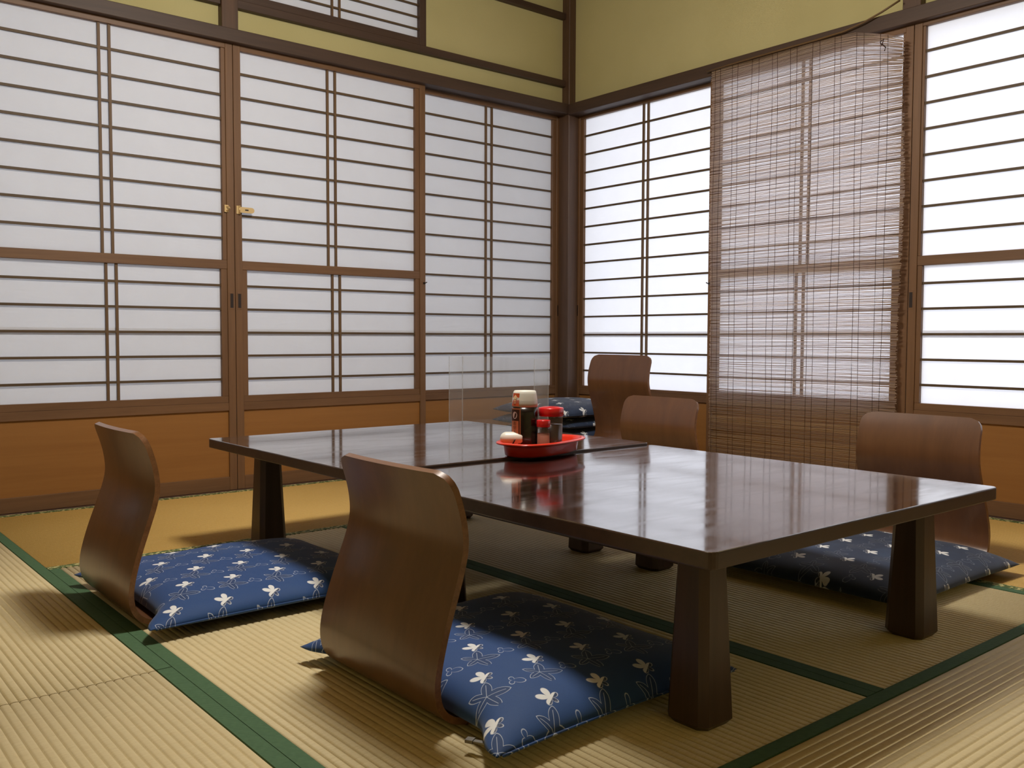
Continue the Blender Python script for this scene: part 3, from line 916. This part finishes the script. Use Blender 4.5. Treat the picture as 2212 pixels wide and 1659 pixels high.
while u < BU1 - 0.004:
    bm = bmesh.new()
    pts = []
    for j in range(24):
        z = BZ0 + (BZ1 - BZ0) * j / 23
        uu = u + 0.0022 * math.sin(4 * z + k * 1.3) + 0.003 * math.sin(1.4 * z + k)
        pts.append(tuple(a - b for a, b in zip(PL('R', uu, 0.0420 + warp(uu, z), z + sag(uu, z)), bo)))
    tube(bm, pts, 0.0009, 5)
    link('thread', finish_bm(bm, 'thread'), blind, (M['thread'],))
    u += 0.029 if k % 2 == 0 else 0.066
    k += 1
bm = bmesh.new()
rod = [(0.93, 1.770), (1.05, 1.774), (1.2, 1.776), (1.35, 1.777), (1.47, 1.777), (1.58, 1.780), (1.66, 1.793), (1.73, 1.812), (1.80, 1.836)]
tube(bm, [tuple(a - b for a, b in zip(PL('R', uu, 0.046, zz), bo)) for uu, zz in rod], 0.0036, 6)
link('top_rod', finish_bm(bm, 'top_rod'), blind, (M['bamboo_rod'],))
bm = bmesh.new()
tube(bm, [tuple(a - b for a, b in zip(PL('R', uu, 0.045, zz), bo)) for uu, zz in ((BU0 - 0.004, 0.043), (1.4, 0.043), (BU1 - 0.01, 0.043))], 0.006, 6)
link('bottom_rod', finish_bm(bm, 'bottom_rod'), blind, (M['bamboo_rod'],))
bm = bmesh.new()
tube(bm, [tuple(a - b for a, b in zip(PL('R', uu, 0.047, zz), bo)) for uu, zz in ((1.735, 1.690), (1.728, 1.705), (1.742, 1.712), (1.736, 1.695), (1.750, 1.680), (1.745, 1.668))], 0.0022, 5)
link('knot', finish_bm(bm, 'knot'), blind, (M['thread'],))

# ------------------------------------------------------------------ clear partition on the far table
par = empty('acrylic_partition', (-1.337, -1.118, 0.315))
tag(par, 'clear acrylic partition standing at the back edge of the far table', 'partition')
hp, wp, fp, tk = 0.232, 0.455, 0.058, 0.003
box('panel', (-tk / 2, -wp / 2, 0), (tk / 2, wp / 2, hp), M['acrylic'], par)
for s in (-1, 1):
    box('side_wing', (-fp, s * wp / 2 - tk / 2, 0), (-tk / 2 - 0.0004, s * wp / 2 + tk / 2, hp), M['acrylic'], par)
    box('cut_edge', (-fp - 0.0012, s * wp / 2 - tk / 2, 0), (-fp - 0.0002, s * wp / 2 + tk / 2, hp), M['acrylic_edge'], par)
    box('cut_edge', (-tk / 2, s * wp / 2 + s * 0.0002 - 0.0005, 0), (tk / 2, s * wp / 2 + s * 0.0016 + 0.0005, hp), M['acrylic_edge'], par)

# ------------------------------------------------------------------ red tray with condiments
ZT = 0.315
TR = (-1.712, -1.740)
TROT = math.radians(15)
tray = empty('serving_tray', (TR[0], TR[1], ZT), TROT)
tag(tray, 'red plastic oval tray holding the condiments on the far table', 'tray')
def superell(a, b, n, e=2.6):
    out = []
    for i in range(n):
        t_ = 2 * math.pi * i / n
        c, s = math.cos(t_), math.sin(t_)
        out.append((a * math.copysign(abs(c) ** (2 / e), c), b * math.copysign(abs(s) ** (2 / e), s)))
    return out
bm = bmesh.new()
prof = [(0.0, 0.0), (0.90, 0.0), (0.97, 0.004), (1.0, 0.022), (1.03, 0.028), (1.13, 0.0305), (1.18, 0.029), (1.19, 0.026), (1.15, 0.0265), (1.04, 0.0255)]
inner = [(0.985, 0.022), (0.955, 0.006), (0.90, 0.003), (0.0, 0.003)]
A_, B_ = 0.128, 0.066
seg = 64
def ring(k, z):
    pts = superell(A_, B_, seg)
    off = (k - 1) * 0.5 * (A_ + B_)
    return [bm.verts.new((p[0] * (1 + off / A_) if k > 0.5 else p[0] * k, p[1] * (1 + off / B_) if k > 0.5 else p[1] * k, z)) for p in pts]
# outer underside, rim, inner bowl
path = [(0.02, 0.0), (0.90, 0.0), (0.965, 0.003), (0.995, 0.024), (1.02, 0.0300), (1.17, 0.0307), (1.19, 0.0330), (1.175, 0.0355), (1.06, 0.0360), (1.012, 0.0335), (0.985, 0.027), (0.955, 0.006), (0.90, 0.003), (0.02, 0.003)]
rings = [ring(k, z) for k, z in path]
for a, b in zip(rings[:-1], rings[1:]):
    for i in range(seg):
        f = bm.faces.new((a[i], a[(i + 1) % seg], b[(i + 1) % seg], b[i])); f.smooth = True
bm.faces.new(rings[0][::-1]); bm.faces.new(rings[-1])
bmesh.ops.recalc_face_normals(bm, faces=bm.faces)
me = bpy.data.meshes.new('tray_body'); bm.to_mesh(me); bm.free()
link('tray_body', me, tray, (M['red'],))
zb = ZT + 0.0034

# sauce bottle with white cap, sticker and label
def face_to_cam(x, y):
    return math.atan2(-3.515 - y, -3.284 - x)
sb = empty('sauce_bottle', (-1.768, -1.737, zb), face_to_cam(-1.768, -1.737))
tag(sb, 'dark sauce squeeze bottle with a tall white cap and orange label', 'bottle')
S2 = 0.80
def oval(name, prof, mat, sx=S2, seg=40): return lathe_obj(name, prof, mat, sb, seg, sx=sx)
oval('bottle_body', [(0.0, 0.0), (0.029, 0.0), (0.033, 0.004), (0.0335, 0.012), (0.0338, 0.060), (0.0333, 0.098), (0.0325, 0.118)], M['sauce'])
oval('bottle_shoulder', [(0.0326, 0.1182), (0.0330, 0.124), (0.0330, 0.134), (0.0322, 0.136)], M['jar_glass'])
oval('bottle_cap', [(0.0328, 0.119), (0.0326, 0.127), (0.0318, 0.139), (0.0298, 0.152), (0.0285, 0.158), (0.026, 0.1602), (0.0, 0.1612)], M['white_plastic'])
def wrap(name, r, a0, a1, pts_z, mat, parent, scale_r=1.0, n=8):
    """curved label patch on the oval wall; angles in degrees about the bottle axis, 0 faces the viewer"""
    bm = bmesh.new()
    z0, z1 = pts_z
    cols = []
    for i in range(n + 1):
        a = math.radians(a0 + (a1 - a0) * i / n)
        cols.append([(math.cos(a), math.sin(a), z) for z in (z0, z1)])
    def rr(z): return r(z) if callable(r) else r
    g = [[bm.verts.new((S2 * rr(z) * c, rr(z) * s, z)) for c, s, z in col] for col in cols]
    for a, b in zip(g[:-1], g[1:]): bm.faces.new((a[0], b[0], b[1], a[1])).smooth = True
    return link(name, finish_bm(bm, name), parent, (mat,))
def capr(z): return 0.0331 - 0.0046 * max(0, (z - 0.124) / 0.034) ** 1.4
# 'left' in the picture = positive angles here
lab = wrap('label', 0.0342, -74, -18, (0.010, 0.116), M['label_edge'], sb)
lab2 = wrap('label_panel', 0.03435, -71, -22, (0.013, 0.113), M['label_dark'], lab)
wrap('label_field', 0.03445, -68, -27, (0.014, 0.084), M['label_edge'], lab)
def disc_on(name, zc, ac, rz, ra, r, mat, parent, seg=20):
    bm = bmesh.new()
    vs_ = []
    for i in range(seg):
        t_ = 2 * math.pi * i / seg
        z = zc + rz * math.sin(t_); a = math.radians(ac + ra * math.cos(t_))
        vs_.append(bm.verts.new((S2 * r * math.cos(a), r * math.sin(a), z)))
    bm.faces.new(vs_)
    return link(name, finish_bm(bm, name), parent, (mat,))
disc_on('label_emblem', 0.0985, -47, 0.009, 13, 0.03455, M['pale_pink'], lab)
# printed kana running down the label
def glyphs(word, zc, ac, size, r, mat, parent, step):
    for i, ch in enumerate(word):
        cu = bpy.data.curves.new('kana', 'FONT')
        cu.body = ch; cu.size = size; cu.align_x = 'CENTER'; cu.align_y = 'CENTER'
        tmp = bpy.data.objects.new('kana', cu); COL.objects.link(tmp)
        dg = bpy.context.evaluated_depsgraph_get()
        me = bpy.data.meshes.new_from_object(tmp.evaluated_get(dg))
        bpy.data.objects.remove(tmp); bpy.data.curves.remove(cu)
        for v in me.vertices:
            a = math.radians(ac) + v.co.x / r
            z = zc - i * step + v.co.y
            v.co = (S2 * r * math.cos(a), r * math.sin(a), z)
        me.materials.clear()
        link('label_print', me, parent, (mat,))
glyphs('\u304a\u597d\u307f\u30bd\u30fc\u30b9'.replace('\u30fc', '|'), 0.0775, -47, 0.0118, 0.0346, M['label_dark'], lab, 0.0118)
st_ = wrap('sticker', lambda z: capr(z) + 0.0006, -74, -26, (0.122, 0.154), M['sticker'], sb)
def poly_on(name, pts, r, mat, parent):
    bm = bmesh.new()
    bm.faces.new([bm.verts.new((S2 * r(z) * math.cos(math.radians(a)), r(z) * math.sin(math.radians(a)), z)) for a, z in pts])
    return link(name, finish_bm(bm, name), parent, (mat,))
rr2 = lambda z: capr(z) + 0.0011
poly_on('house_mark', [(-62, 0.143), (-57, 0.143), (-57, 0.139), (-41, 0.139), (-41, 0.143), (-36, 0.143), (-49, 0.1505)], rr2, M['sticker_mark'], st_)
poly_on('code_mark', [(-56, 0.128), (-43, 0.128), (-43, 0.1375), (-56, 0.1375)], rr2, M['sticker_mark'], st_)
for k in range(4): poly_on('code_bar', [(-54 + 2.8 * k, 0.1295), (-52.7 + 2.8 * k, 0.1295), (-52.7 + 2.8 * k, 0.136), (-54 + 2.8 * k, 0.136)], lambda z: capr(z) + 0.0015, M['label_red'], st_)

# red-lidded soy jar
jar = empty('soy_sauce_jar', (-1.706, -1.768, zb))
tag(jar, 'clear jar of dark soy sauce with a wide red lid', 'jar')
lathe_obj('jar_wall', [(0.0, 0.0), (0.026, 0.0), (0.0295, 0.003), (0.0300, 0.010), (0.0300, 0.078), (0.0305, 0.090), (0.0300, 0.098)], M['jar_glass'], jar, 36)
lathe_obj('contents', [(0.0, 0.002), (0.0262, 0.002), (0.0290, 0.005), (0.0292, 0.0735), (0.0, 0.0735)], M['sauce'], jar, 36)
lathe_obj('lid', [(0.0, 0.0945), (0.0318, 0.0945), (0.0328, 0.096), (0.0328, 0.1135), (0.0312, 0.1155), (0.020, 0.1180), (0.0, 0.1190)], M['red_lid'], jar, 36)
# chili shaker
shk = empty('chili_shaker', (-1.750, -1.789, zb))
tag(shk, 'small clear shaker of reddish chili powder with a red lid', 'shaker')
lathe_obj('shaker_wall', [(0.0, 0.0), (0.0145, 0.0), (0.0160, 0.002), (0.0162, 0.010), (0.0160, 0.065), (0.0150, 0.071)], M['jar_glass'], shk, 28)
lathe_obj('contents', [(0.0, 0.0015), (0.0148, 0.0015), (0.0154, 0.004), (0.0154, 0.054), (0.0, 0.054)], M['chili'], shk, 28)
lathe_obj('lid', [(0.0, 0.0705), (0.0172, 0.0705), (0.0176, 0.072), (0.0176, 0.0860), (0.0168, 0.0875), (0.0, 0.0882)], M['red_lid'], shk, 28)
# white round-ended container lying on the tray
wc = empty('white_container', (-1.806, -1.722, 0.3575), 0)
tag(wc, 'white round-ended container lying on the left end of the tray', 'container')
bm = bmesh.new()
prof = [(0.0, -0.024)] + [(0.0165 * math.sin(a), -0.0075 - 0.0165 * math.cos(a)) for a in [math.pi / 2 * k / 8 for k in range(1, 9)]] + [(0.0165, 0.030), (0.0155, 0.033), (0.0, 0.033)]
lathe(bm, prof, 28, cap=False)
bmesh.ops.rotate(bm, verts=bm.verts, cent=(0, 0, 0), matrix=Matrix.Rotation(math.radians(90), 3, 'Y') )
bmesh.ops.rotate(bm, verts=bm.verts, cent=(0, 0, 0), matrix=Matrix.Rotation(math.radians(-40), 3, 'Z'))
bmesh.ops.recalc_face_normals(bm, faces=bm.faces)
me = bpy.data.meshes.new('container_body'); bm.to_mesh(me); bm.free()
link('container_body', me, wc, (M['white_plastic'],))
bm = bmesh.new()
tube(bm, [(-0.008, -0.020, -0.016), (0.002, -0.021, 0.000), (0.016, -0.021, 0.000), (0.018, -0.021, -0.014)], 0.0018, 6)
cl = link('clip', finish_bm(bm, 'clip'), wc, (M['black_plastic'],)); cl['label'] = 'black clip'
